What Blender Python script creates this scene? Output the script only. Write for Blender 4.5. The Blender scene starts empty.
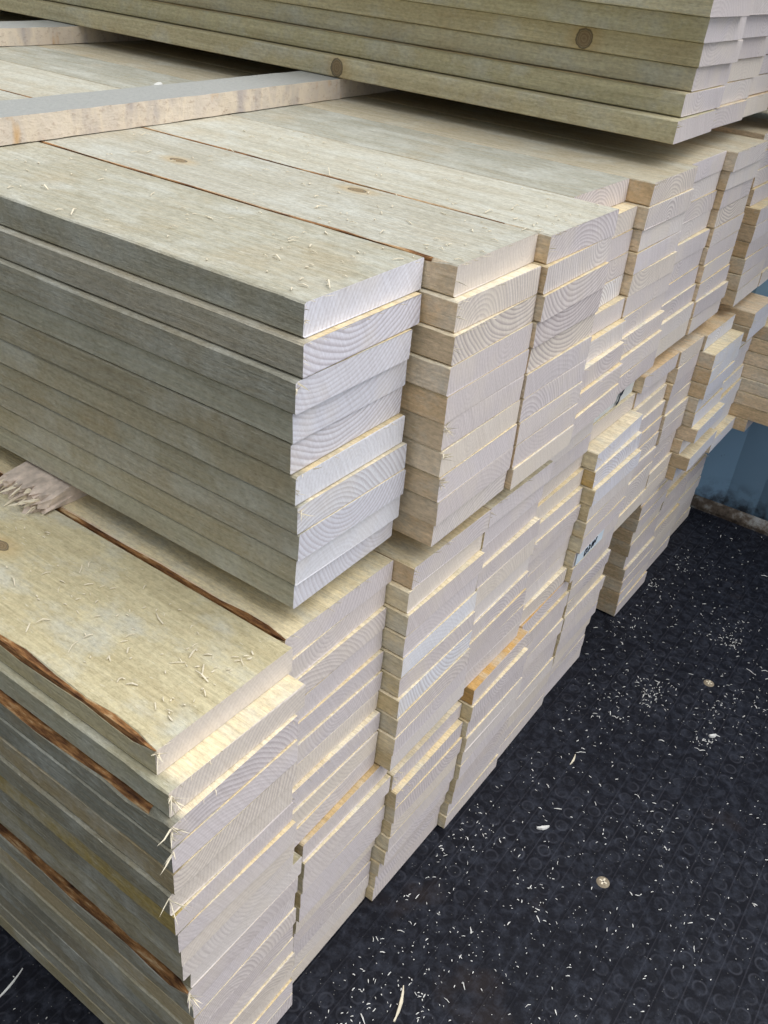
import bpy, bmesh, math, random
from mathutils import Vector, Matrix
random.seed(11)
S = bpy.context.scene
COL = S.collection
U = 0.025                      # one board thickness, in metres
ZF = 33.3                      # height of the upper stack's top above the floor, in board thicknesses

def P(x, y, z):                # stack units (z = 0 at the top of the upper stack) -> metres
    return Vector((x * U, y * U, (z + ZF) * U))

# ------------------------------------------------------------------ camera
cam = bpy.data.cameras.new('camera')
co = bpy.data.objects.new('camera', cam); COL.objects.link(co)
cam.sensor_fit = 'VERTICAL'; cam.sensor_height = 24.0; cam.sensor_width = 18.0
cam.lens = 24.0 * 898.4 / 1024.0
cam.clip_start = 0.01
rt = Vector((0.58254, -0.80850, 0.08348)); dn = Vector((-0.40228, -0.37604, -0.83472)); fw = Vector((0.70627, 0.45268, -0.54430))
m = Matrix((rt, -dn, -fw)).transposed().to_4x4()
m.translation = P(-18.137, -14.174, 8.7126)
co.matrix_world = m
S.camera = co

# ------------------------------------------------------------------ light
W = bpy.data.worlds.new('world'); S.world = W; W.use_nodes = True
nt = W.node_tree; nt.nodes.clear()
out = nt.nodes.new('ShaderNodeOutputWorld'); bg = nt.nodes.new('ShaderNodeBackground')
tc = nt.nodes.new('ShaderNodeTexCoord')
dot = nt.nodes.new('ShaderNodeVectorMath'); dot.operation = 'DOT_PRODUCT'
dv = Vector((0.25, -0.62, 0.74)).normalized(); dot.inputs[1].default_value = dv
nt.links.new(tc.outputs['Generated'], dot.inputs[0])
rp = nt.nodes.new('ShaderNodeValToRGB')
e = rp.color_ramp.elements
e[0].position = 0.0; e[0].color = (0.10, 0.11, 0.11, 1)
e[1].position = 1.0; e[1].color = (1.20, 1.23, 1.30, 1)
k = rp.color_ramp.elements.new(0.42); k.color = (0.24, 0.26, 0.26, 1)
k = rp.color_ramp.elements.new(0.75); k.color = (0.74, 0.765, 0.80, 1)
mr = nt.nodes.new('ShaderNodeMapRange'); mr.inputs[1].default_value = -1; mr.inputs[2].default_value = 1
nt.links.new(dot.outputs['Value'], mr.inputs[0]); nt.links.new(mr.outputs[0], rp.inputs[0])
sx_ = nt.nodes.new('ShaderNodeSeparateXYZ'); nt.links.new(tc.outputs['Generated'], sx_.inputs[0])
side = nt.nodes.new('ShaderNodeMapRange'); side.interpolation_type = 'SMOOTHSTEP'      # the sky is closed off on the left
for i_, v_ in enumerate((-0.80, 0.25, 0.60, 1.0)): side.inputs[i_ + 1].default_value = v_
nt.links.new(sx_.outputs[0], side.inputs[0]); nt.links.new(side.outputs[0], bg.inputs[1])
nt.links.new(rp.outputs[0], bg.inputs[0])
nt.links.new(bg.outputs[0], out.inputs[0])
sun = bpy.data.lights.new('sun', 'SUN'); so = bpy.data.objects.new('sun', sun); COL.objects.link(so)
sun.energy = 1.7; sun.angle = math.radians(60); sun.color = (1.0, 0.975, 0.94)
so.rotation_euler = Vector((0.22, -0.36, 0.9)).to_track_quat('Z', 'Y').to_euler()
vs = S.view_settings
vs.view_transform = 'Standard'; vs.look = 'None'; vs.gamma = 1.0; vs.use_curve_mapping = False
vs.exposure = 0.30

# ------------------------------------------------------------------ material helpers
def lin(r, g, b):
    f = lambda c: ((c / 255 + 0.055) / 1.055) ** 2.4 if c > 10 else c / 255 / 12.92
    return (f(r), f(g), f(b), 1)

class G:
    def __init__(s, name):
        s.m = bpy.data.materials.new(name); s.m.use_nodes = True
        s.t = s.m.node_tree; s.t.nodes.clear()
        s.o = s.n('ShaderNodeOutputMaterial'); s.b = s.n('ShaderNodeBsdfPrincipled')
        s.l(s.b.outputs[0], s.o.inputs[0])
        s.b.inputs['Specular IOR Level'].default_value = 0.25
    def n(s, t): return s.t.nodes.new(t)
    def l(s, a, b): s.t.links.new(a, b)
    def put(s, sock, v):
        if hasattr(v, 'is_linked') or hasattr(v, 'links'): s.l(v, sock)
        else: sock.default_value = v
    def obj(s): return s.n('ShaderNodeTexCoord').outputs['Object']
    def rnd(s): return s.n('ShaderNodeObjectInfo').outputs['Random']
    def attr(s, name, what='Vector'):
        a = s.n('ShaderNodeAttribute'); a.attribute_type = 'OBJECT'; a.attribute_name = name
        return a.outputs[what]
    def math(s, op, a, b=0.0, c=None, clamp=False):
        q = s.n('ShaderNodeMath'); q.operation = op; q.use_clamp = clamp
        s.put(q.inputs[0], a); s.put(q.inputs[1], b)
        if c is not None: s.put(q.inputs[2], c)
        return q.outputs[0]
    def vm(s, op, a, b, o=0):
        q = s.n('ShaderNodeVectorMath'); q.operation = op
        s.put(q.inputs[0], a); s.put(q.inputs[1], b)
        return q.outputs['Value'] if op in ('LENGTH', 'DOT_PRODUCT', 'DISTANCE') else q.outputs[0]
    def noise(s, v, scale, detail=3, rough=0.55, what='Fac'):
        q = s.n('ShaderNodeTexNoise'); s.put(q.inputs['Vector'], v)
        q.inputs['Scale'].default_value = scale; q.inputs['Detail'].default_value = detail; q.inputs['Roughness'].default_value = rough
        return q.outputs[what]
    def ramp(s, f, *st):
        q = s.n('ShaderNodeValToRGB'); el = q.color_ramp.elements
        while len(el) < len(st): el.new(0.5)
        for e_, (p, c) in zip(el, st):
            e_.position = p; e_.color = c if hasattr(c, '__len__') else (c, c, c, 1)
        s.l(f, q.inputs[0]); return q.outputs[0]
    def rng(s, v, a, b, c=0.0, d=1.0):
        q = s.n('ShaderNodeMapRange'); s.put(q.inputs[0], v)
        for i, x in enumerate((a, b, c, d)): q.inputs[i + 1].default_value = x
        return q.outputs[0]
    def mix(s, f, a, b, mode='MIX'):
        q = s.n('ShaderNodeMix'); q.data_type = 'RGBA'; q.blend_type = mode
        s.put(q.inputs[0], f); s.put(q.inputs[6], a); s.put(q.inputs[7], b)
        return q.outputs[2]
    def bump(s, h, strength, dist=0.001, prev=None):
        q = s.n('ShaderNodeBump'); q.inputs['Strength'].default_value = strength; q.inputs['Distance'].default_value = dist
        s.l(h, q.inputs['Height'])
        if prev is not None: s.l(prev, q.inputs['Normal'])
        return q.outputs[0]
    def fin(s, col, rough=0.7, nrm=None):
        s.put(s.b.inputs['Base Color'], col); s.put(s.b.inputs['Roughness'], rough)
        if nrm is not None: s.l(nrm, s.b.inputs['Normal'])
        return s.m

def sep(g, v):
    q = g.n('ShaderNodeSeparateXYZ'); g.l(v, q.inputs[0]); return q.outputs
def comb(g, x, y, z):
    q = g.n('ShaderNodeCombineXYZ')
    for i, v in enumerate((x, y, z)): g.put(q.inputs[i], v)
    return q.outputs[0]

def shifted(g):
    r = g.rnd()
    return g.vm('ADD', g.obj(), comb(g, g.math('MULTIPLY', r, 37.0), g.math('MULTIPLY', r, 91.0), g.math('MULTIPLY', r, 53.0)))

def rings(g, wob, freq):
    """distance from the pith in the cross-section, turned into late-wood lines"""
    o = g.obj(); p = g.attr('pith')
    ox, oy, oz = sep(g, o); px, py, pz = sep(g, p)
    sh = shifted(g)
    nz = g.noise(sh, 9.0, 2)
    w = g.math('MULTIPLY', g.math('SUBTRACT', nz, 0.5), wob)
    dx = g.math('SUBTRACT', ox, px); dz = g.math('SUBTRACT', oz, pz)
    d = g.math('SQRT', g.math('ADD', g.math('MULTIPLY', dx, dx), g.math('MULTIPLY', dz, dz)))
    d = g.math('ADD', d, w)
    d = g.math('ADD', d, g.math('MULTIPLY', g.noise(comb(g, g.math('MULTIPLY', d, 90.0), g.math('MULTIPLY', py, 50.0), 0.0), 1.0, 1), 0.006))
    return g.math('FRACT', g.math('MULTIPLY', d, freq)), sh

def make_face():
    g = G('sawn_face'); o = g.obj()
    fr, sh = rings(g, 0.05, 120.0)
    sx, sy, sz = sep(g, sh)
    up = sep(g, g.n('ShaderNodeNewGeometry').outputs['Normal'])[2]
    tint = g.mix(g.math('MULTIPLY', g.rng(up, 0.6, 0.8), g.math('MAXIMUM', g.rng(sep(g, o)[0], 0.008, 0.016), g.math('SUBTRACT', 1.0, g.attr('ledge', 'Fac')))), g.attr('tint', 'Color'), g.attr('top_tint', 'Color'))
    fine = g.noise(comb(g, g.math('MULTIPLY', sx, 420.0), g.math('MULTIPLY', sy, 9.0), g.math('MULTIPLY', sz, 420.0)), 1.0, 4, 0.6)
    mid = g.noise(comb(g, g.math('MULTIPLY', sx, 70.0), g.math('MULTIPLY', sy, 3.0), g.math('MULTIPLY', sz, 70.0)), 1.0, 3)
    blot = g.noise(comb(g, g.math('MULTIPLY', sx, 1.6), g.math('MULTIPLY', sy, 0.8), sz), 16.0, 5, 0.68)
    c = g.mix(1.0, tint, g.ramp(fine, (0.25, (0.80, 0.79, 0.77, 1)), (0.7, (1.07, 1.07, 1.07, 1))), 'MULTIPLY')
    c = g.mix(1.0, c, g.ramp(mid, (0.3, (0.90, 0.88, 0.84, 1)), (0.65, (1.05, 1.05, 1.06, 1))), 'MULTIPLY')
    late = g.ramp(fr, (0.45, 0.0), (0.85, 1.0), (1.0, 0.0))
    c = g.mix(g.math('MULTIPLY', late, 0.16), c, lin(170, 150, 112))
    c = g.mix(g.math('MULTIPLY', g.rng(blot, 0.48, 0.68), 0.55), c, lin(204, 206, 198))
    blot2 = g.noise(g.vm('ADD', sh, (5.0, 3.0, 1.0)), 9.0, 3, 0.6)
    c = g.mix(g.math('MULTIPLY', g.rng(blot2, 0.56, 0.75), 0.32), c, lin(182, 160, 120))
    speck = g.noise(comb(g, g.math('MULTIPLY', sx, 330.0), g.math('MULTIPLY', sy, 150.0), g.math('MULTIPLY', sz, 330.0)), 1.0, 4, 0.7)
    c = g.mix(1.0, c, g.ramp(speck, (0.30, (0.80, 0.79, 0.77, 1)), (0.5, (1.0, 1.0, 1.0, 1)), (0.70, (1.16, 1.16, 1.16, 1))), 'MULTIPLY')
    # pale torn fibres
    fib = g.noise(comb(g, g.math('MULTIPLY', sx, 500.0), g.math('MULTIPLY', sy, 90.0), g.math('MULTIPLY', sz, 500.0)), 1.0, 2)
    c = g.mix(g.math('MULTIPLY', g.rng(fib, 0.66, 0.78), 0.5), c, lin(236, 232, 214))
    # knots given per board
    hgt = fine
    for kn in ('knot_a', 'knot_b'):
        kv = g.attr(kn)
        dd = g.vm('SUBTRACT', o, kv); dx, dy, dz = sep(g, dd)
        ell = g.vm('LENGTH', comb(g, g.math('MULTIPLY', dx, 1.9), g.math('MULTIPLY', dy, 1.05), g.math('MULTIPLY', dz, 0.95)), (0, 0, 0))
        ell = g.math('ADD', ell, g.math('MULTIPLY', g.math('SUBTRACT', g.noise(sh, 160.0, 2), 0.5), 0.004))
        kc = g.ramp(g.math('FRACT', g.math('MULTIPLY', ell, 260.0)), (0.0, lin(132, 112, 84)), (1.0, lin(156, 138, 108)))
        c = g.mix(g.rng(ell, 0.011, 0.009), c, kc)
        c = g.mix(g.math('MULTIPLY', g.math('MULTIPLY', g.rng(ell, 0.0125, 0.0115), g.rng(ell, 0.0092, 0.0105)), 0.85), c, lin(72, 62, 50))
        c = g.mix(g.math('MULTIPLY', g.math('MULTIPLY', g.rng(ell, 0.032, 0.012), g.rng(ell, 0.0105, 0.0125)), 0.45), c, lin(196, 164, 108))
    saw = g.noise(comb(g, g.math('MULTIPLY', sx, 60.0), g.math('MULTIPLY', sy, 420.0), g.math('MULTIPLY', sz, 60.0)), 1.0, 2)
    n = g.bump(saw, 0.35, 0.0012)
    n = g.bump(fine, 0.45, 0.0015, n)
    n = g.bump(fib, 0.35, 0.0015, n)
    n = g.bump(speck, 0.5, 0.0015, n)
    return g.fin(c, 0.75, n)

def make_end():
    g = G('end_grain'); o = g.obj()
    fr, sh = rings(g, 0.022, 225.0)
    sx, sy, sz = sep(g, sh)
    et = g.attr('end_tint', 'Color'); con = g.attr('ring_depth', 'Fac')
    late = g.ramp(fr, (0.30, 0.0), (0.80, 1.0), (0.92, 0.85), (1.0, 0.0))
    fine = g.noise(comb(g, g.math('MULTIPLY', sx, 420.0), 0.0, g.math('MULTIPLY', sz, 420.0)), 1.0, 3, 0.6)
    saw = g.noise(comb(g, g.math('ADD', g.math('MULTIPLY', sx, 300.0), g.math('MULTIPLY', sz, 160.0)), g.math('MULTIPLY', sz, 12.0), 0.0), 1.0, 2)
    broad = g.noise(sh, 16.0, 2)
    c = g.mix(g.math('MULTIPLY', late, con), et, lin(156, 142, 144))
    c = g.mix(1.0, c, g.ramp(fine, (0.25, (0.90, 0.89, 0.88, 1)), (0.7, (1.05, 1.05, 1.05, 1))), 'MULTIPLY')
    c = g.mix(1.0, c, g.ramp(saw, (0.3, (0.94, 0.93, 0.92, 1)), (0.7, (1.04, 1.04, 1.04, 1))), 'MULTIPLY')
    c = g.mix(g.math('MULTIPLY', g.rng(broad, 0.50, 0.72), 0.35), c, lin(226, 214, 196))
    n = g.bump(saw, 0.25, 0.0008)
    n = g.bump(late, 0.12, 0.0006, n)
    return g.fin(c, 0.7, n)

def make_bark():
    g = G('bark'); sh = shifted(g); sx, sy, sz = sep(g, sh)
    a = g.noise(comb(g, g.math('MULTIPLY', sx, 160.0), g.math('MULTIPLY', sy, 26.0), g.math('MULTIPLY', sz, 160.0)), 1.0, 5, 0.65)
    c = g.ramp(a, (0.28, lin(44, 26, 18)), (0.42, lin(104, 70, 44)), (0.55, lin(160, 116, 72)), (0.68, lin(204, 178, 138)))
    return g.fin(c, 0.8, g.bump(a, 0.8, 0.003))

def make_plain(name, col, var=0.2, scale=120.0, rough=0.75):
    g = G(name); sh = shifted(g)
    a = g.noise(sh, scale, 3)
    c = g.mix(1.0, lin(*col), g.ramp(a, (0.25, 1 - var), (0.75, 1 + var * 0.5)), 'MULTIPLY')
    return g.fin(c, rough, g.bump(a, 0.3, 0.001))

def make_bearer():
    g = G('rough_bearer'); sh = shifted(g); sx, sy, sz = sep(g, sh); ox, oy, oz = sep(g, g.obj())
    blk = g.noise(comb(g, g.math('MULTIPLY', sx, 22.0), g.math('MULTIPLY', sy, 22.0), g.math('MULTIPLY', sz, 8.0)), 1.0, 3, 0.6)
    pit = g.noise(comb(g, g.math('MULTIPLY', sx, 150.0), g.math('MULTIPLY', sy, 200.0), g.math('MULTIPLY', sz, 230.0)), 1.0, 4, 0.65)
    c = g.ramp(blk, (0.30, lin(190, 180, 174)), (0.45, lin(228, 214, 194)), (0.62, lin(216, 204, 190)), (0.72, lin(212, 174, 124)))
    c = g.mix(g.rng(pit, 0.55, 0.75, 0.0, 0.55), c, lin(150, 120, 96))
    n_ = g.n('ShaderNodeNewGeometry').outputs['Normal']; up = sep(g, n_)[2]
    c = g.mix(g.rng(up, 0.6, 0.9), c, g.mix(pit, lin(150, 152, 150), lin(178, 178, 172)))
    return g.fin(c, 0.8, g.bump(pit, 0.7, 0.002))

def make_floor():
    g = G('black_grip_floor'); o = g.obj(); x, y, z = sep(g, o)
    pitch = 0.0268
    u = g.math('SUBTRACT', g.math('FRACT', g.math('MULTIPLY', x, 1 / pitch)), 0.5)
    v = g.math('SUBTRACT', g.math('FRACT', g.math('MULTIPLY', y, 1 / pitch)), 0.5)
    r = g.math('SQRT', g.math('ADD', g.math('MULTIPLY', u, u), g.math('MULTIPLY', v, v)))
    disc = g.rng(r, 0.38, 0.33)
    ringm = g.math('MULTIPLY', g.rng(r, 0.38, 0.34), g.rng(r, 0.24, 0.29))
    line = g.rng(g.math('ABSOLUTE', v), 0.455, 0.485)
    big = g.noise(o, 5.0, 4, 0.6); sm = g.noise(o, 240.0, 3, 0.7); med = g.noise(o, 40.0, 4, 0.6)
    wear = g.rng(big, 0.36, 0.60, 0.25, 1.0)
    c = g.mix(sm, lin(9, 10, 16), lin(22, 24, 34))
    c = g.mix(g.math('MULTIPLY', g.math('MULTIPLY', ringm, g.math('MULTIPLY', wear, g.rng(med, 0.40, 0.62))), 0.26), c, lin(92, 94, 104))
    c = g.mix(g.math('MULTIPLY', g.math('MULTIPLY', disc, wear), 0.05), c, lin(80, 82, 90))
    c = g.mix(g.math('MULTIPLY', g.math('MULTIPLY', line, wear), 0.20), c, lin(84, 84, 92))
    c = g.mix(g.math('MULTIPLY', g.rng(g.noise(o, 75.0, 5, 0.72), 0.45, 0.75), 0.42), c, lin(74, 79, 92))
    dust = g.n('ShaderNodeTexVoronoi'); dust.inputs['Scale'].default_value = 240.0; g.l(o, dust.inputs['Vector'])
    spot = g.rng(dust.outputs['Distance'], 0.16, 0.09)
    sel = g.math('GREATER_THAN', sep(g, dust.outputs['Color'])[0], 0.72)
    clump = g.rng(g.noise(o, 12.0, 3, 0.6), 0.40, 0.65, 0.15, 1.0)
    c = g.mix(g.math('MULTIPLY', g.math('MULTIPLY', spot, sel), g.math('MULTIPLY', clump, 0.75)), c, lin(176, 176, 172))
    br = g.noise(g.vm('ADD', o, (3.1, 1.7, 0)), 3.2, 4, 0.6)
    c = g.mix(g.math('MULTIPLY', g.rng(br, 0.60, 0.74), 0.28), c, lin(90, 72, 56))
    n = g.bump(disc, 0.12, 0.0008)
    n = g.bump(line, 0.3, 0.001, n)
    n = g.bump(sm, 0.35, 0.001, n)
    g.b.inputs['Specular IOR Level'].default_value = 0.15
    return g.fin(c, g.ramp(med, (0.3, 0.5), (0.7, 0.7)), n)

def make_steel():
    g = G('blue_painted_steel'); o = g.obj(); x, y, z = sep(g, o)
    a = g.noise(o, 6.0, 3); sp = g.noise(o, 45.0, 4, 0.65)
    c = g.mix(a, lin(122, 156, 186), lin(140, 172, 198))
    low = g.math('MULTIPLY', g.rng(z, 0.075, 0.01), g.rng(g.noise(o, 30.0, 4, 0.65), 0.42, 0.62))
    c = g.mix(g.math('MULTIPLY', low, 0.85), c, lin(52, 42, 36))
    c = g.mix(g.rng(sp, 0.70, 0.74, 0.0, 0.8), c, lin(40, 40, 44))
    return g.fin(c, 0.5, g.bump(sp, 0.1, 0.001))

def make_rail():
    g = G('rusty_rail'); o = g.obj()
    a = g.noise(o, 26.0, 5, 0.65)
    c = g.ramp(a, (0.32, lin(40, 32, 28)), (0.48, lin(92, 82, 72)), (0.62, lin(150, 152, 150)))
    return g.fin(c, 0.7, g.bump(a, 0.5, 0.003))

M_FACE, M_END, M_BARK = make_face(), make_end(), make_bark()
M_BEAR, M_FLOOR, M_STEEL, M_RAIL = make_bearer(), make_floor(), make_steel(), make_rail()
M_CHIP = make_plain('wood_chip', (232, 222, 198), 0.15)
M_WHITE = make_plain('pale_chip', (226, 226, 222), 0.12)
M_TORN = make_plain('torn_pale_wood', (218, 202, 188), 0.4, 90)
M_INK = make_plain('ink', (40, 46, 60), 0.2)
M_PAPER = make_plain('pale_blue_paint', (214, 226, 236), 0.06, 60)
M_BOLT = make_plain('dull_metal', (150, 138, 118), 0.35, 260)

def mesh(name, vs_, fs, mats, mi=None, parent=None, loc=None, smooth=False):
    me = bpy.data.meshes.new(name); me.from_pydata([tuple(v) for v in vs_], [], fs)
    for m_ in mats: me.materials.append(m_)
    if mi:
        for p_, i in zip(me.polygons, mi): p_.material_index = i
    if smooth:
        for p_ in me.polygons: p_.use_smooth = True
    me.update()
    o = bpy.data.objects.new(name, me); COL.objects.link(o)
    if parent: o.parent = parent
    if loc is not None: o.location = loc
    return o
def tag(o, label, cat, group=None, kind=None):
    if label: o['label'] = label
    if cat: o['category'] = cat
    if group: o['group'] = group
    if kind: o['kind'] = kind
    return o

# ------------------------------------------------------------------ structure
def slab(name, x0, x1, y0, y1, z0, z1, mat):
    o_ = P(x0, y0, z0); d = Vector((x1 - x0, y1 - y0, z1 - z0)) * U
    v = [(a * d.x, b * d.y, c * d.z) for a in (0, 1) for b in (0, 1) for c in (0, 1)]
    f = [(0, 1, 3, 2), (4, 6, 7, 5), (0, 4, 5, 1), (2, 3, 7, 6), (0, 2, 6, 4), (1, 5, 7, 3)]
    o = mesh(name, v, f, [mat], loc=o_); o['kind'] = 'structure'; return o
XW = 57.3
slab('floor', -62, XW + 4, -60, 134, -ZF - 1.2, -ZF, M_FLOOR)
def steel_wall():
    # trapezoidal corrugation running along y, standing upright
    prof = []; y = -60.0; k_ = 0
    while y < 130:
        prof += [(y, 1.45), (y + 2.8, 1.45), (y + 5.5, 0.0), (y + 8.3, 0.0)]; y += 11.1
    prof.append((130, 0.0))
    v, f = [], []
    for (yy, dx) in prof:
        for zz in (0.0, 70.0):
            v.append((dx * U, (yy - 0) * U, zz * U))
    n = len(prof)
    for i in range(n - 1): f.append((2 * i, 2 * i + 1, 2 * i + 3, 2 * i + 2))
    o = mesh('wall_right', v, f, [M_STEEL], loc=P(XW, 0, -ZF + 0.05)); o['kind'] = 'structure'
    md = o.modifiers.new('thick', 'SOLIDIFY'); md.thickness = 0.002; md.offset = -1
    return o
steel_wall()
def rail():
    v, f = [], []; ys = [-60 + 1.5 * i for i in range(127)]
    pr = [(-0.75, 0.0), (-0.75, 0.28), (-0.45, 0.62), (0.0, 0.95), (0.0, 0.0)]
    for y in ys:
        j = random.uniform(-0.05, 0.05)
        for (a, b) in pr: v.append(((a + (j if a < 0 else 0)) * U, y * U, (b + (j if b > 0 else 0)) * U))
    n = len(pr)
    for i in range(len(ys) - 1):
        for k_ in range(n):
            f.append((i * n + k_, i * n + (k_ + 1) % n, (i + 1) * n + (k_ + 1) % n, (i + 1) * n + k_))
    o = mesh('baseboard_right', v, f, [M_RAIL], loc=P(XW - 0.02, 0, -ZF)); o['kind'] = 'structure'
rail()
slab('wall_back_unseen', -62, XW + 4, 131, 132, -ZF, 45, M_STEEL)  # unseen back wall, added to keep the gap under the topmost stack dark

# ------------------------------------------------------------------ boards
BW = 5.86
BOARDS = {}
ORD = ['top', 'second', 'third', 'fourth', 'fifth', 'sixth', 'seventh', 'eighth', 'ninth', 'lowest']
TINTS = {'grey': [(186, 183, 165), (180, 175, 155), (187, 184, 170), (176, 174, 160)],
         'warm': [(232, 207, 170), (238, 216, 184), (226, 200, 162), (238, 218, 188)],
         'fresh': [(228, 214, 178), (222, 206, 166), (232, 220, 188)],
         'dull': [(160, 155, 136), (170, 163, 140), (150, 148, 134), (172, 164, 136)]}
ENDS = [(219, 210, 206), (213, 204, 202), (223, 215, 210), (211, 203, 203), (224, 214, 203), (217, 209, 209)]
SKY_COOL = [(222, 221, 228), (218, 218, 226), (226, 226, 231)]  # cool end tints, with the sky's bluish light put into the colour

def board_mesh(w, t, L, segs, seed, wane=None, skew=0.0):
    r = random.Random(seed)
    if segs <= 4: ys = [0, 0.5, 6, L]
    else: ys = [L * (i / segs) ** 1.7 for i in range(segs + 1)]
    c = 0.05
    v, f, mi = [], [], []
    px = pz = 0.0; strip = []
    for i, y in enumerate(ys):
        j = 0.0 if segs <= 4 else 0.012
        q = [r.uniform(-j, j) for _ in range(8)]
        wx, wz = 0.06, 0.05
        if wane:
            a = wane(y, r); wx, wz = max(wx, a[0]), max(wz, a[1])
        pr = [(c, 0), (w - c, 0), (w, c), (w, t - c), (w - c, t), (wx, t), (0, t - wz), (0, c)]
        for k_, (a, b) in enumerate(pr):
            yy = y
            if i == 0: yy = y + skew * (a / w) + r.uniform(-0.02, 0.02)
            a2 = a + (q[k_] if k_ in (5, 6, 7, 0) else 0); b2 = b + (q[k_] * 0.8 if 2 < k_ < 7 else 0)
            v.append((a2 * U, yy * U, b2 * U))
        strip.append((y, v[-3], v[-2]))
    n = 8
    for i in range(len(ys) - 1):
        for k_ in range(n):
            f.append((i * n + k_, (i + 1) * n + k_, (i + 1) * n + (k_ + 1) % n, i * n + (k_ + 1) % n)); mi.append(0)
    f.append(tuple(range(n))); mi.append(1)
    f.append(tuple(reversed(range((len(ys) - 1) * n, len(ys) * n)))); mi.append(1)
    return v, f, mi, strip

def slivers(pts, r, lens, wid, up=0.5):
    """thin pointed splinters of wood, as one mesh: pts = (origin, main direction)"""
    v, f = [], []
    for (p, d) in pts:
        d = Vector(d).normalized(); l = r.uniform(*lens) * U; h = r.uniform(*wid) * U
        a = d.orthogonal().normalized(); b = d.cross(a)
        an = r.uniform(0, 6.28); a, b = a * math.cos(an) + b * math.sin(an), b * math.cos(an) - a * math.sin(an)
        p = Vector(p); bend = a * r.uniform(-0.25, 0.25) * l
        k_ = len(v)
        for s_, wd in ((0.0, 1.0), (0.55, 0.8)):
            c = p + d * l * s_ + bend * s_ * s_
            v += [c + a * h * wd, c - a * h * wd * 0.6 + b * h * 0.5 * wd, c - a * h * wd * 0.6 - b * h * 0.5 * wd]
        v.append(p + d * l + bend)
        f += [(k_, k_ + 2, k_ + 1)]
        for i in range(3):
            j = (i + 1) % 3
            f.append((k_ + i, k_ + j, k_ + 3 + j, k_ + 3 + i)); f.append((k_ + 3 + i, k_ + 3 + j, k_ + 6))
    return v, f

def board(stack, col, row, X, Y, ztop, w=BW, t=1.052, L=120, segs=3, tint='warm', label='', wane=None, bark=None,
          knots=(), end=None, ring=None, fuzz=0, skew=None, group='', pith=None):
    seed = hash((stack == 'u', col, row, len(stack))) & 0xffff
    seed = (ord(stack[0]) * 7919 + col * 131 + row * 17) & 0xffff
    r = random.Random(seed)
    sk = r.uniform(-0.10, 0.10) if skew is None else skew
    if stack == 't' or stack == 'u' and col == 0: t = r.uniform(1.02, 1.05)
    v, f, mi, strip = board_mesh(w, t, L, segs, seed, wane, sk)
    o = mesh('sawn_board', v, f, [M_FACE, M_END], mi, loc=P(X, Y, ztop - t))
    tn = r.choice(TINTS[tint]) if isinstance(tint, str) else tint
    lum = r.uniform(0.95, 1.04); wrm = r.uniform(-2.5, 2.5); tn = [min(255, x * lum + q_) for x, q_ in zip(tn, (wrm, 0, -wrm))]
    o['tint'] = list(lin(*tn))[:3]
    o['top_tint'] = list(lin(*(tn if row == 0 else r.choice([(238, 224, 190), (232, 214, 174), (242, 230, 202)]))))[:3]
    o['ledge'] = 1.0 if col == 0 else 0.0
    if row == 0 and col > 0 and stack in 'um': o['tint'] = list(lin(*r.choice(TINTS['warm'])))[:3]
    o['end_tint'] = list(lin(*(end or r.choice(ENDS))))[:3]
    o['ring_depth'] = ring if ring is not None else r.choice([0.10, 0.18, 0.26, 0.4])
    ph = pith if pith else (r.uniform(0.0, 1.0) * w, r.choice([-1, 1]) * r.uniform(0.3, 3.4))
    o['pith'] = [ph[0] * U, r.uniform(0, 50), ph[1] * U]
    kn = list(knots) + [(9e3, 0, 0)] * 2
    o['knot_a'] = [c * U for c in kn[0]]; o['knot_b'] = [c * U for c in kn[1]]
    tag(o, label, 'board', group)
    if bark:
        (y0, y1) = bark; bv, bf = [], []
        for (y, a, b) in strip:
            if y0 <= y <= y1:
                a, b = Vector(a), Vector(b); nrm = Vector((-0.7, 0, 0.7)) * 0.03 * U
                e0, e1 = r.uniform(0.0, 0.25), r.uniform(0.0, 0.25)
                bv += [a.lerp(b, e0) + nrm * 0.2, a.lerp(b, 0.5) + nrm * (1.5 + r.uniform(0, 2)), b.lerp(a, e1) + nrm * 0.2]
        for i in range(len(bv) // 3 - 1):
            for k_ in range(2): bf.append((3 * i + k_, 3 * i + k_ + 1, 3 * i + k_ + 4, 3 * i + k_ + 3))
        bo = mesh('bark_or_seam_strip', bv, bf, [M_BARK], parent=o); bo['label'] = 'brown bark, or seam shadow built as bark, on the board edge'
    if fuzz:
        pts = []; c_ = col
        for _ in range(fuzz):
            if r.random() < 0.62:
                p = (r.uniform(0.0, 1) ** 1.6 * w * U, -0.01 * U, (t - 0.03) * U); d = (r.uniform(-.8, .8), r.uniform(-1.0, -0.3), r.uniform(0.05, 0.4)); p = (min(max(p[0], .3 * U), (w - .3) * U), p[1], p[2])
            else:
                p = (0.03 * U, -0.01 * U, r.uniform(0.45, t - .05) * U); d = (r.uniform(-.1 if c_ else -.5, 0.1), r.uniform(-0.9, -0.2), r.uniform(-0.05, 0.3))
            pts.append((p, d))
        sv, sf = slivers(pts, r, (0.10, 0.42), (0.010, 0.022))
        so_ = mesh('splinter_fringe', sv, sf, [M_CHIP], parent=o); so_['kind'] = 'stuff'
    BOARDS[(stack, col, row)] = o
    return o

def zr(r): return -r * 1.079 - (0.84 if r >= 10 else 0.0)

def waneA(y0, y1, wx, wz):
    def fn(y, r):
        if y < y0 or y > y1: return (0, 0)
        e_ = min(1, (y - y0) / 1.5 + 0.25, (y1 - y) / 4 + 0.2)
        n_ = 0.75 + 0.25 * math.sin(y * 1.3 + wx) + r.uniform(-0.1, 0.1)
        return (wx * e_ * n_, wz * e_ * n_)
    return fn

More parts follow.
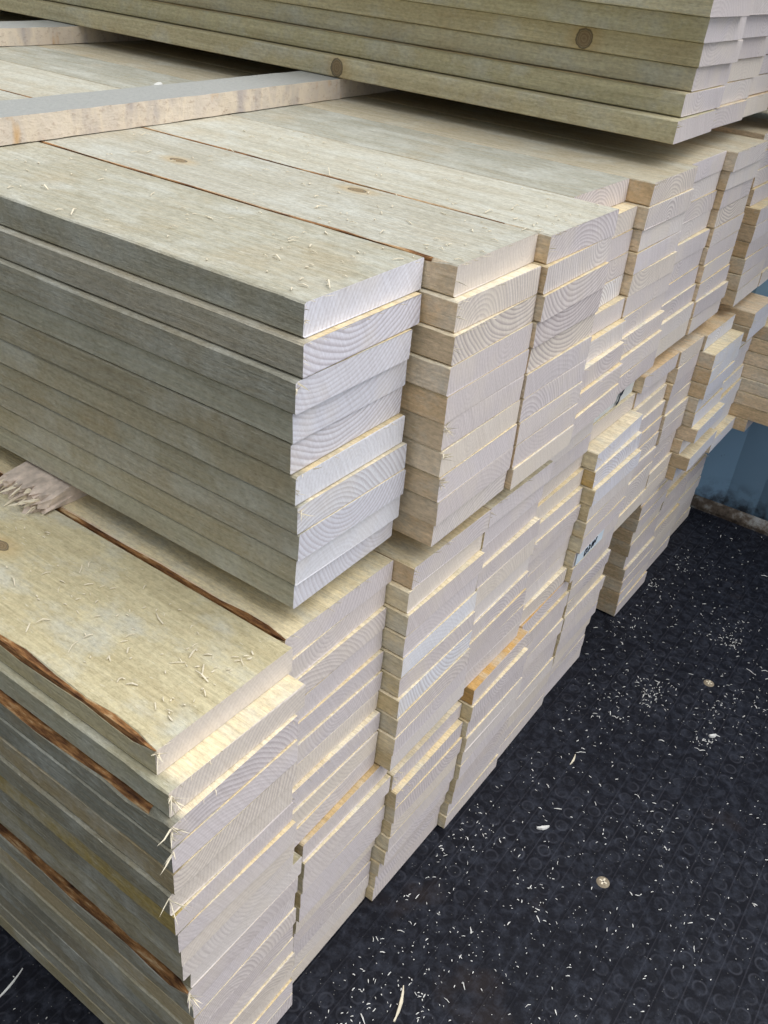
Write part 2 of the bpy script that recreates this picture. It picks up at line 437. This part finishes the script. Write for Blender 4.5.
COLN = {'u': ['front', 'second', 'third', 'fourth', 'fifth', 'sixth', 'seventh', 'eighth', 'last'],
        'm': ['front', 'second', 'third', 'fourth', 'fifth', 'sixth', 'seventh', 'eighth', 'ninth', 'tenth', 'last'],
        'b': ['front', 'second', 'third', 'fourth', 'fifth', 'sixth'],
        'r': ['first', 'middle', 'last'], 't': ['front', 'second', 'third', 'rear']}
SN = {'u': 'upper stack', 'm': 'middle stack', 'b': 'bottom stack', 'r': 'low stack beyond the floor gap', 't': 'topmost stack'}
GR = {k_: 'sawn boards of the ' + v_ for k_, v_ in SN.items()}

# per column: left edge x of each row, front y of each row
u_x = [[.14, -.13, -.34, -.22, -.20, -.14, -.06, 0, .06, .12],
       [6.28, 6.10, 5.98, 5.88, 5.95, 6.0, 6.05, 6.12, 6.2, 6.34],
       [11.95, 11.85, 11.9, 11.9, 11.95, 11.95, 12.0, 12.05, 12.1, 12.15],
       [17.9] * 10, [23.85, 23.8, 23.85, 23.85] + [23.9] * 6, [29.85, 29.9, 29.95] + [30.0] * 7,
       [35.8, 35.95, 36.1, 36.2] + [36.2] * 6, [43.9] * 10, [50.0] * 10]
u_y = [[.76, .53, .59, .74, .80, .62, .56, .52, .66, .76],
       [-.35, -.63, -.77, -.80, -.80, -.78, -.84, -.86, -.88, -.74],
       [-.80, -.92, -.96, -.90, -.82, -.82, -.86, -.88, -.92, -.90],
       [1.16, .40, .40, .45, .30, .05, -.20, -.50, -.65, -.75],
       [-.02, -.05, -.02, .0, .0, -.05, -.10, -.25, -.35, -.45],
       [.35, .40, .40, .38, .30, .25, .20, .10, .0, -.05],
       [-.20, .0, .02, .05, .05, .02, .0, -.05, -.1, -.1],
       [.6, .5, .4, .3, -.5, -.45, -.4, -.45, -.5, -.55],
       [.2, .1, .0, .1, -.2, -.3, -.3, -.4, -.4, -.5]]
m_x = [[-6.5, -6.75, -6.95, -7.0, -7.0, -7.12, -7.05, -6.98, -6.85, -6.75],
       [-.45] * 10,
       [5.86, 5.68, 5.60, 5.56, 5.52, 5.50, 5.42, 5.40, 5.34, 5.36],
       [11.65, 11.6, 11.55, 11.55, 11.5, 11.5, 11.5, 11.5, 11.5, 11.6], [17.4] * 10, [23.5] * 10,
       [30.1, 30.1, 30.1, 30.0, 30.0, 29.9, 29.9, 29.8, 29.8, 29.8],
       [35.5, 35.5, 35.4, 35.4, 35.4, 35.4, 35.4, 35.4, 35.4, 35.4],
       [39.6] * 10, [46.6, 46.6, 46.3, 45.6, 45.5, 45.5, 45.5, 45.5, 45.5, 45.6], [51.3] * 10]
m_y = [[.25, -.48, -.72, -.74, -.76, -.62, -.72, -.74, -.66, -.6],
       [.57, .50, .42, .40, .36, .30, .28, .12, .02, -.05],
       [-.44, -.46, -.54, -.62, -.66, -.66, -.74, -.78, -.80, -.72],
       [-.45, -.36, -.42, -.50, -.52, -.55, -.60, -.62, -.58, -.60],
       [-.05, .10, .12, .0, -.12, -.25, -.20, -.22, -.28, -.32],
       [.35, .30, -.62, -.75, -.95, -.80, -.85, -.88, -.70, -.80],
       [-.12, .15, .0, -.1, -.25, -.3, -.35, -.45, -.5, -.55],
       [-.3, -.35, -.3, -.35, -.4, -.45, -.3, -.4, -.5, -.5],
       [-.5, -1.4, -1.4, -1.38, -1.2, -1.2, -1.7, -1.0, -1.75, -1.1],
       [-1.6, -1.5, -.9, -1.0, -.9, -1.0, -1.3, -1.2, -1.1, -1.7],
       [-3.6, -3.9, -3.7, -4.2, -3.6, -4.3, -3.9, -4.6, -4.4, -2.6]]
b_x = [[-6.35, -6.55, -6.3, -6.3, -6.35, -6.3, -6.3, -6.25, -6.3, -6.3],
       [.08, .10, .12, .10, .12, .14, .14, .16, .16, .18],
       [6.12, 6.16, 6.18, 6.2, 6.2, 6.16, 6.1, 6.06, 6.08, 6.06],
       [12.25, 12.2, 12.2, 12.2, 12.2, 12.2, 12.2, 12.2, 12.2, 12.2],
       [18.2] * 10, [24.4, 24.4, 24.45, 24.5, 24.5, 24.55, 24.6, 24.6, 24.65, 24.7]]
b_y = [[-.5, -.5, -.48, -.5, -.5, -.45, -.5, -.45, -.5, -.5],
       [-.25, -.36, -.30, -.25, -.20, -.05, .05, .1, .12, .1],
       [-.20, -.52, -.80, -.82, -.80, -.80, -.70, -.45, -.35, -.3],
       [-1.0, -1.12, -1.10, -1.1, -1.06, -1.04, -1.0, -.9, -.85, -.82],
       [-.50, -.55, -.55, -.58, -.6, -.62, -.62, -.6, -.58, -.55],
       [-.65, -.66, -.66, -.7, -.7, -.66, -.6, -.5, -.45, -.4]]
r_x = [[36.5] * 10, [42.6] * 10, [48.6] * 10]
r_y = [[-.2, -.3, -.35, -.2, -.3, -.2, -.4, -.45, -.5, -.55], [.0, -.1, .1, -.2, -.1, .0, -.1, -.1, -.1, -.1], [.3, .2, .3, .25, .1, .2, .1, .2, .2, .2]]
t0x = [27.3, 28.2, 29.0, 28.7, 27.9, 26.9, 26.6]; t0y = [.72, .95, 1.0, .86, .63, .33, .2]
t_x = [t0x, [x + 6.0 for x in t0x], [x + 12.0 for x in t0x], [x + 18.3 for x in t0x]]
t_y = [t0y, [y + .30 for y in t0y], [y + .5 for y in t0y], [y - 2.0 for y in t0y]]

SPEC = {
 ('u', 0, 0): dict(lab='wide greenish grey board lying on top at the front left corner of the upper stack', tint=(186, 185, 169), end=(232, 231, 238), ring=.22, pith=(7.5, -2.2)),  # end colour carries the bluish light of the sky
 ('u', 0, 1): dict(end=(226, 224, 232), ring=.5, pith=(2.6, 4.2)),  # bluish sky light painted into this end too
 ('u', 0, 2): dict(ring=.3, pith=(1.5, 4.6)), ('u', 0, 3): dict(ring=.3, pith=(2.0, 5.0)), ('u', 0, 4): dict(ring=.5, pith=(2.4, 4.4)),
 ('u', 1, 0): dict(lab='knotty grey board on top of the upper stack with two dark round knots', tint=(192, 192, 180), wane=waneA(0.5, 60, .16, .2), bark=(0.5, 60), knots=[(2.5, 15.1, 1.05), (4.9, 7.7, 1.05)]),  # thin bark strip stands in for the brown shadow line of the seam
 ('u', 1, 2): dict(ring=.6, pith=(4.6, 3.6), lab='third board down the second column of the upper stack, boldly curved end rings'),
 ('u', 2, 0): dict(tint=(190, 188, 174), wane=waneA(1.5, 60, .12, .16), bark=(1.5, 60), ring=.45, pith=(3.0, -2.4)), ('u', 2, 2): dict(ring=.55, pith=(3.4, 4.0)), ('u', 2, 3): dict(ring=.65, pith=(3.0, 4.2)), ('u', 2, 4): dict(ring=.6, pith=(3.4, 4.2)),  # bark on the top board likewise draws the seam's tan shadow line
 ('u', 3, 0): dict(ring=.5, pith=(2.8, -1.2)), ('u', 3, 3): dict(ring=.4), ('u', 3, 4): dict(ring=.6, pith=(2.6, -1.0), end=(238, 234, 232)),
 ('u', 4, 0): dict(ring=.6, pith=(3.0, -1.2)), ('u', 4, 1): dict(ring=.6, pith=(3.0, -.1)), ('u', 6, 3): dict(ring=.65, pith=(2.6, 3.4)),
 ('m', 0, 0): dict(lab='yellowish board on top at the front corner of the middle stack, bark on its edge', tint=(214, 204, 168), wane=waneA(0.0, 14, .26, .34), bark=(0.0, 14), knots=[(3.1, 11.7, 1.05)]),
 ('m', 0, 1): dict(tint=(196, 192, 168)),
 ('m', 0, 2): dict(lab='third board down in the front column of the middle stack, brown bark along its edge', wane=waneA(0.6, 60, .55, .5), bark=(0.6, 60)),
 ('m', 0, 6): dict(tint=(176, 156, 98)),
 ('b', 0, 1): dict(lab='bottom stack board at the front corner with rusty brown bark along its edge', wane=waneA(0.0, 40, .4, .62), bark=(0.0, 40)),
 ('b', 0, 3): dict(tint=(186, 172, 140)), ('m', 0, 4): dict(tint=(176, 162, 130)),
 ('m', 1, 0): dict(lab='yellow board beside the bark-edged corner board, half under the upper stack', tint=(226, 212, 176), wane=waneA(0.0, 30, .26, .4), bark=(0.0, 30)),
 ('m', 5, 0): dict(end=(226, 230, 228)), ('m', 5, 3): dict(tint=(222, 192, 128)),
 ('b', 3, 0): dict(tint=(214, 172, 108), lab='orange-tan board on top of the fourth column of the bottom stack'),
 ('b', 4, 0): dict(tint=(214, 172, 108)),
 ('b', 1, 0): dict(tint=(212, 186, 140)),
 ('t', 0, 0): dict(lab='lowest front board of the topmost stack, dark crack and knot on its side', knots=[(0.0, 20.5, .5), (0.0, 9e3, 0)]),
 ('t', 0, 3): dict(lab='fourth board up the front of the topmost stack, brown knot on its side', knots=[(0.0, 6.0, .5)]),
}

def build(stack, xs, ys, z0s, tints, longcols, skip=()):
    for row in range(len(xs[0])):
        for c in range(len(xs)):
            if (c, row) in skip: continue
            X, Y = xs[c][row], ys[c][row]
            w = BW
            sp = SPEC.get((stack, c, row), {})
            rr = random.Random(c * 77 + row * 5 + ord(stack[0]))
            Xj = X + (rr.uniform(-.04, .04) if c > 2 else 0); Yj = Y + (rr.uniform(-.05, .05) if c > 1 else 0)
            if stack == 't': od = ['lowest', 'second', 'third', 'fourth', 'fifth', 'sixth', 'seventh'][row] + (' from the bottom' if row else '')
            else: od = ORD[row] + (' from the top' if 0 < row < 9 else '')
            if stack in 'ub' or stack == 'm':
                lab = 'pale sawn board, %s, in the %s column of the %s' % (od, COLN[stack][c], SN[stack])
            elif stack == 'r': lab = 'sawn board, %s, %s column, %s' % (od, COLN[stack][c], SN[stack])
            else: lab = 'pale sawn board, %s, in the %s column of the %s' % (od, COLN[stack][c], SN[stack])
            if c + 1 < len(xs):
                r2 = random.Random((c + 1) * 77 + row * 5 + ord(stack[0]))
                gap = xs[c + 1][row] + (r2.uniform(-.04, .04) if c + 1 > 2 else 0) - Xj
                if gap < 6.75: w = min(gap - (0.10 if c == 0 else 0.07), 9 if c else 6.05 if row < 2 else 5.82)
            over = row + (1 if stack == 't' else -1)
            free = not (0 <= over < len(ys[c])) or ys[c][over] > Y + .12
            long_ = c in longcols
            board(stack, c, row, Xj, Yj, z0s(row), w=w - 0.0, segs=34 if long_ else 3,
                  tint=sp.get('tint', tints(c, row)), label=sp.get('lab', lab), wane=sp.get('wane'), bark=sp.get('bark'), knots=sp.get('knots', ()),
                  end=sp.get('end', rr.choice(SKY_COOL) if (stack == 'u' and c == 0) or (stack == 'm' and (c in (8, 9) or (c == 5 and row in (2, 3, 4)) or (c == 2 and rr.random() < .2))) else None), ring=sp.get('ring'), pith=sp.get('pith'), fuzz=(0 if not free or (stack in 'br' and row == 0) else 12 if c < 3 else 6), group=GR[stack])

build('b', b_x, b_y, lambda r: zr(r + 20) - .02, lambda c, r: 'dull' if c == 0 else 'fresh', {0})
build('r', r_x, r_y, lambda r: zr(r + 20) - .02, lambda c, r: 'warm', {0})
build('m', m_x, m_y, lambda r: zr(r + 10), lambda c, r: ('dull' if c == 0 else 'warm' if c > 5 else 'fresh'), {0, 1}, skip={(10, r) for r in range(0, 2)})
build('u', u_x, u_y, zr, lambda c, r: ('grey' if c == 0 or r == 0 and c < 4 else (206, 196, 172) if r == 0 else 'warm'), {0, 1, 2, 3})
build('t', t_x, t_y, lambda r: 1.14 + 1.079 * (r + 1) - .03, lambda c, r: ((214, 206, 172), (208, 202, 168), (218, 211, 180))[r % 3] if c < 1 else 'warm', {0})

# ------------------------------------------------------------------ bearers between the stacks
def bearer(name, x0, x1, y0, y1, z0, z1, label, rot=0.0, cat='bearer'):
    r = random.Random(int(y0 * 10)); v, f = [], []
    n = 48
    for i in range(n + 1):
        x = x0 + (x1 - x0) * i / n
        for (y, z) in ((y0, z0), (y1, z0), (y1, z1), (y0, z1)):
            v.append(((x - x0) * U, (y - y0 + r.uniform(-.03, .03)) * U, (z - z0 + (r.uniform(-.03, 0) if z > z0 else r.uniform(0, .03))) * U))
    for i in range(n):
        for k_ in range(4): f.append((4 * i + k_, 4 * i + 4 + k_, 4 * i + 4 + (k_ + 1) % 4, 4 * i + (k_ + 1) % 4))
    f.append((0, 1, 2, 3)); f.append((4 * n + 3, 4 * n + 2, 4 * n + 1, 4 * n))
    o = tag(mesh(name, v, f, [M_BEAR], loc=P(x0, y0, z0)), label, cat); o.rotation_euler.z = rot; return o
bearer('wooden_bearer', 0.4, 46, 20.0, 23.0, 0.03, 1.11, 'rough pinkish timber bearer lying across the top of the upper stack, nearest the camera', 0.036)
bearer('wooden_bearer', 0.4, 46, 44.2, 47.5, 0.03, 1.11, 'rough timber bearer farther back at the top left edge under the topmost stack')
def splinter_bearer():
    r = random.Random(5); v, f = [], []
    y0, y1, z0, z1 = 12.4, 15.2, -11.62, -10.83
    ny, nz = 14, 5
    xs_ = [None, 0.4, 8, 42]
    for i, x in enumerate(xs_):
        for a in range(ny + 1):
            for b in range(nz + 1):
                yy, zz = (y1 - y0) * a / ny, (z1 - z0) * b / nz
                xx = x if x is not None else -.75 - .55 * abs(math.sin(a * 1.9)) * r.random() - r.uniform(0, .5) + .25 * (b / nz)
                if x is None: yy += r.uniform(-.08, .08); zz = max(0, zz * .85 + r.uniform(-.08, .06))
                v.append((xx * U, yy * U, zz * U))
    idx = lambda i, a, b: (i * (ny + 1) + a) * (nz + 1) + b
    for a in range(ny):
        for b in range(nz):
            f.append((idx(0, a, b), idx(0, a, b + 1), idx(0, a + 1, b + 1), idx(0, a + 1, b)))
            k_ = len(xs_) - 1; f.append((idx(k_, a, b), idx(k_, a + 1, b), idx(k_, a + 1, b + 1), idx(k_, a, b + 1)))
    for i in range(len(xs_) - 1):
        for a in range(ny):
            f.append((idx(i, a, nz), idx(i + 1, a, nz), idx(i + 1, a + 1, nz), idx(i, a + 1, nz))); f.append((idx(i, a, 0), idx(i, a + 1, 0), idx(i + 1, a + 1, 0), idx(i + 1, a, 0)))
        for b in range(nz):
            f.append((idx(i, 0, b), idx(i + 1, 0, b), idx(i + 1, 0, b + 1), idx(i, 0, b + 1))); f.append((idx(i, ny, b), idx(i, ny, b + 1), idx(i + 1, ny, b + 1), idx(i + 1, ny, b)))
    o = mesh('broken_bearer', v, f, [M_TORN], loc=P(0, y0, z0))
    tag(o, 'broken splintered end of a pale bearer sticking out below the upper stack at the left', 'bearer')
    pts = []
    for _ in range(34):
        y = r.uniform(0.1, y1 - y0 - .1); z = r.uniform(0.1, .6)
        pts.append(((-.7 * U + r.uniform(-.4, .3) * U, y * U, z * U), (-1, r.uniform(-.45, .45), r.uniform(-.12, .15))))
    pts.append(((-.6 * U, .3 * U, .3 * U), (-.7, -1, -.12))); pts.append(((-.5 * U, .5 * U, .35 * U), (-.8, -1, -.15)))
    sv, sf = slivers(pts, r, (0.35, 1.0), (0.05, 0.12))
    q = mesh('torn_fibres', sv, sf, [M_CHIP], parent=o); q['kind'] = 'stuff'; q['label'] = 'whitish torn wood fibres at the broken end'
splinter_bearer()

# longer whiskers torn out at the near corners
def whiskers(key, n, left, lens):
    b = BOARDS[key]; r = random.Random(key[2] * 9 + key[1]); pts = []
    for _ in range(n):
        p = (r.uniform(-.02, .12) * U, r.uniform(-.04, 0) * U, r.uniform(.75, 1.03) * U)
        pts.append((p, (r.uniform(-1.0, .5) if left else r.uniform(-.5, .3), r.uniform(-1.0, -.2), r.uniform(-.7, .6) if left else r.uniform(-.2, .6))))
    v, f = slivers(pts, r, lens, (.014, .04))
    o = mesh('torn_fibres', v, f, [M_CHIP], parent=b); o['kind'] = 'stuff'; o['label'] = 'pale torn fibres at the board corner'
for rw, n_ in ((0, 9), (1, 12), (2, 10), (3, 7), (5, 7)): whiskers(('m', 0, rw), max(4, n_ - 3), True, (.25, .95))
whiskers(('b', 0, 1), 9, True, (.3, .9))
for rw in (5, 6, 7): whiskers(('u', 1, rw), 8, False, (.25, .7))
whiskers(('u', 0, 6), 4, True, (.2, .6)); whiskers(('u', 0, 2), 4, True, (.2, .6))

# ------------------------------------------------------------------ ink marks on board ends
def strokes(parent, name, segs, x, z, sx, sz, mat, label, y=-0.03):
    v, f = [], []
    for (a, b, c, d, wd) in segs:
        p, q = Vector((a * sx, 0, b * sz)), Vector((c * sx, 0, d * sz)); t_ = (q - p).normalized(); n_ = Vector((-t_.z, 0, t_.x)) * wd
        k_ = len(v)
        for pt in (p - n_, p + n_, q + n_, q - n_):
            for yy in (y, y + 0.02): v.append(((x + pt.x) * U, yy * U, (z + pt.z) * U))
        f += [(k_, k_ + 2, k_ + 4, k_ + 6), (k_ + 1, k_ + 7, k_ + 5, k_ + 3)]
        for i in range(4):
            j = (i + 1) % 4; f.append((k_ + 2 * i, k_ + 2 * i + 1, k_ + 2 * j + 1, k_ + 2 * j))
    o = mesh(name, v, f, [mat], parent=parent); o['label'] = label
    return o
b_ = BOARDS[('m', 5, 8)]
strokes(b_, 'pale_paint_patch', [(0, .5, 1, .5, .46)], .2, .06, 3.8, .92, M_PAPER, 'pale blue paint patch on the board end', -0.07)
strokes(b_, 'ink_stamp', [(0, 0, .5, .1, .05), (.5, .1, .55, .6, .05), (.55, .6, 0, .55, .05), (0, .55, 0, 0, .05), (.9, 0, 1.3, .5, .06), (1.3, .5, .9, .75, .05),
    (.9, .3, 1.4, .2, .05), (1.8, .1, 1.8, .7, .06), (1.8, .4, 2.3, .7, .05), (2.3, .7, 2.2, .1, .05), (2.6, .3, 2.9, .8, .06)], 1.35, .2, .55, .72, M_INK, 'dark smudged stamp', -0.10)
b_['label'] = 'board end with a pale patch and dark smudged stamp, sixth column of the middle stack'
b_ = BOARDS[('m', 5, 0)]
strokes(b_, 'ink_mark', [(.0, .1, .3, .2, .09), (.3, .2, .35, .6, .09), (.35, .6, .7, .75, .10), (.6, .75, .8, .95, .1)], 3.7, .1, 1.0, .85, M_INK, 'short dark ink mark', -0.07)
b_['label'] = 'top board of the sixth column of the middle stack with a short dark ink mark'

# ------------------------------------------------------------------ floor things
def bolt(x, y, label, rad=.36):
    v, f = [(0, 0, .07 * U)], []
    n = 20
    for rr_, zz in ((.45, .07), (.72, .055), (1.0, .0)):
        for i in range(n): v.append((math.cos(6.2832 * i / n) * rr_ * rad * U, math.sin(6.2832 * i / n) * rr_ * rad * U, zz * U))
    for i in range(n):
        j = (i + 1) % n; f.append((0, 1 + i, 1 + j))
        for k_ in range(2): f.append((1 + k_ * n + i, 1 + (k_ + 1) * n + i, 1 + (k_ + 1) * n + j, 1 + k_ * n + j))
    o = tag(mesh('floor_bolt', v, f, [M_BOLT], loc=P(x, y, -ZF)), label, 'bolt')
    s_ = [(-.6, 0, .6, 0), (0, -.6, 0, .6)]
    sv, sf = [], []
    for (a, b, c, d) in s_:
        k_ = len(sv); t_ = Vector((c - a, d - b, 0)).normalized(); n_ = Vector((-t_.y, t_.x, 0)) * .12
        for p_ in (Vector((a, b, 0)) - n_, Vector((a, b, 0)) + n_, Vector((c, d, 0)) + n_, Vector((c, d, 0)) - n_):
            sv.append((p_.x * rad * U, p_.y * rad * U, .075 * U))
        sf.append((k_, k_ + 3, k_ + 2, k_ + 1))
    mesh('cross_slot', sv, sf, [M_CHIP], parent=o)
bolt(14.9, -9.3, 'round tan bolt head in the black floor, nearest the camera')
bolt(34.3, -8.64, 'round worn bolt head in the black floor beside the far low stack')

def in_stack(x, y):
    return (-6.9 < x < 30.8 and y > -1.2) or (36.2 < x < 57 and y > -.9) or x > 56.3 or (x > 30 and y > 1.5)
r = random.Random(3); pts_v, pts_f = [], []
def flake(v, f, x, y, l, w, a, r):
    dx, dy = math.cos(a), math.sin(a); nx, ny = -dy, dx; k_ = len(v); b = r.uniform(-.3, .3) * l
    h0 = .03; h1 = r.uniform(.03, .03 + .25 * l)
    for s_, ww, hh in ((-.5, .35, h0), (0, .5, h1), (.5, .2, h0)):
        cx = x + dx * l * s_ + nx * b * (s_ * s_); cy = y + dy * l * s_ + ny * b * (s_ * s_)
        for q in (-1, 1):
            v.append(((cx + nx * w * ww * q) * U, (cy + ny * w * ww * q) * U, hh * U)); v.append(((cx + nx * w * ww * q) * U, (cy + ny * w * ww * q) * U, (hh + .02) * U))
    for i in (0, 4):
        f += [(k_ + i + 1, k_ + i + 5, k_ + i + 7, k_ + i + 3), (k_ + i, k_ + i + 2, k_ + i + 6, k_ + i + 4), (k_ + i, k_ + i + 4, k_ + i + 5, k_ + i + 1), (k_ + i + 2, k_ + i + 3, k_ + i + 7, k_ + i + 6)]
    f += [(k_, k_ + 1, k_ + 3, k_ + 2), (k_ + 8, k_ + 10, k_ + 11, k_ + 9)]
cl = [(r.uniform(0, 50), r.uniform(-14, -1), r.uniform(.4, 2.5)) for _ in range(26)] + [(4, -3, 2.5), (3, -4.5, 2), (8, -1.6, 1.6), (13, -2.2, 1.4), (28, -5, 1.2), (31, -6, 1.0), (40, -4, 2)]
N = 0
while N < 1700:
    if r.random() < .55:
        c = r.choice(cl); x, y = r.gauss(c[0], c[2]), r.gauss(c[1], c[2] * .7)
    else: x, y = r.uniform(-16, 56), r.uniform(-20, 0.5)
    if x < -7 and r.random() < .6: y = r.uniform(-2, 30)
    if in_stack(x, y) and not (30.9 < x < 36): continue
    if in_stack(x, y): continue
    l = min(.8, .04 + r.expovariate(1 / .075)); flake(pts_v, pts_f, x, y, l, r.uniform(.02, .05) + l * .03, r.uniform(0, 6.28), r); N += 1
tag(mesh('wood_shavings', pts_v, pts_f, [M_WHITE], loc=P(0, 0, -ZF)), 'small pale wood shavings scattered over the black floor', 'shavings', kind='stuff')

def stick(x, y, l, w, ang, label, z=-ZF, mat=M_CHIP):
    n = 7; v, f = [], []; rr_ = random.Random(int(x * 31 + y * 7)); dx, dy = math.cos(ang), math.sin(ang)
    for i in range(n + 1):
        s_ = i / n - .5; ww = w * (0.35 + 0.65 * math.sin(math.pi * min(1, max(0.08, i / n)))) * rr_.uniform(.8, 1.15); b = .05 * l * (s_ * s_ * 4 - .5)
        cx, cy = dx * l * s_ - dy * b, dy * l * s_ + dx * b
        for (q, h) in ((-.5, .0), (.5, .0), (.35, w * .55), (-.35, w * .55)):
            v.append(((cx - dy * ww * q) * U, (cy + dx * ww * q) * U, h * U))
    for i in range(n):
        for k_ in range(4): f.append((4 * i + k_, 4 * i + 4 + k_, 4 * i + 4 + (k_ + 1) % 4, 4 * i + (k_ + 1) % 4))
    f.append((0, 1, 2, 3)); f.append((4 * n + 3, 4 * n + 2, 4 * n + 1, 4 * n))
    return tag(mesh('wood_splinter', v, f, [mat], loc=P(x, y, z)), label, 'splinter')
stick(2.7, -4.4, 1.75, .16, .35, 'long pale curved splinter on the floor at the bottom edge of the photo')
stick(15.95, -5.12, .75, .22, -.75, 'short broad white chip on the floor right of the stack base', mat=M_WHITE)
stick(21.7, -4.25, .95, .12, .1, 'thin yellowish splinter on the floor off the fifth column of the bottom stack')
stick(29.5, -10.5, .5, .25, -.7, 'small white block chip on the floor near the right edge', mat=M_WHITE)
stick(-8.0, 10.2, 2.2, .1, .15, 'thin white sliver on the dark floor at the lower left corner', mat=M_WHITE)

# splinters and fibres lying on the lit board tops
def top_litter(name, x0, x1, y0, y1, z, n, label, dens=1.0):
    r = random.Random(int(x0 * 13 + y0 * 7 + 500)); v, f = [], []
    for _ in range(n):
        x = r.uniform(x0, x1); y = y0 + (y1 - y0) * r.random() ** 1.7
        l = min(.9, .08 + r.expovariate(1 / .13)); flake(v, f, x, y, l, r.uniform(.025, .06), r.uniform(0, 6.28), r)
    tag(mesh(name, v, f, [M_CHIP], loc=P(0, 0, z)), label, 'shavings', kind='stuff')
top_litter('wood_fibres', .5, 5.8, 1.0, 20, 0.0, 60, 'fine pale fibres scattered on the top front board of the upper stack')
top_litter('wood_fibres', 6.6, 17.5, -.3, 20, 0.0, 110, 'fine pale fibres scattered on the knotty boards atop the upper stack')
top_litter('wood_fibres', -5.6, -1.6, .8, 14, zr(10), 110, 'fine pale fibres scattered on the yellowish corner board of the middle stack')
stick(19.8, 28.0, 1.1, .5, .6, 'small whitish chip lying on the upper stack behind the near bearer', z=0.0, mat=M_WHITE)
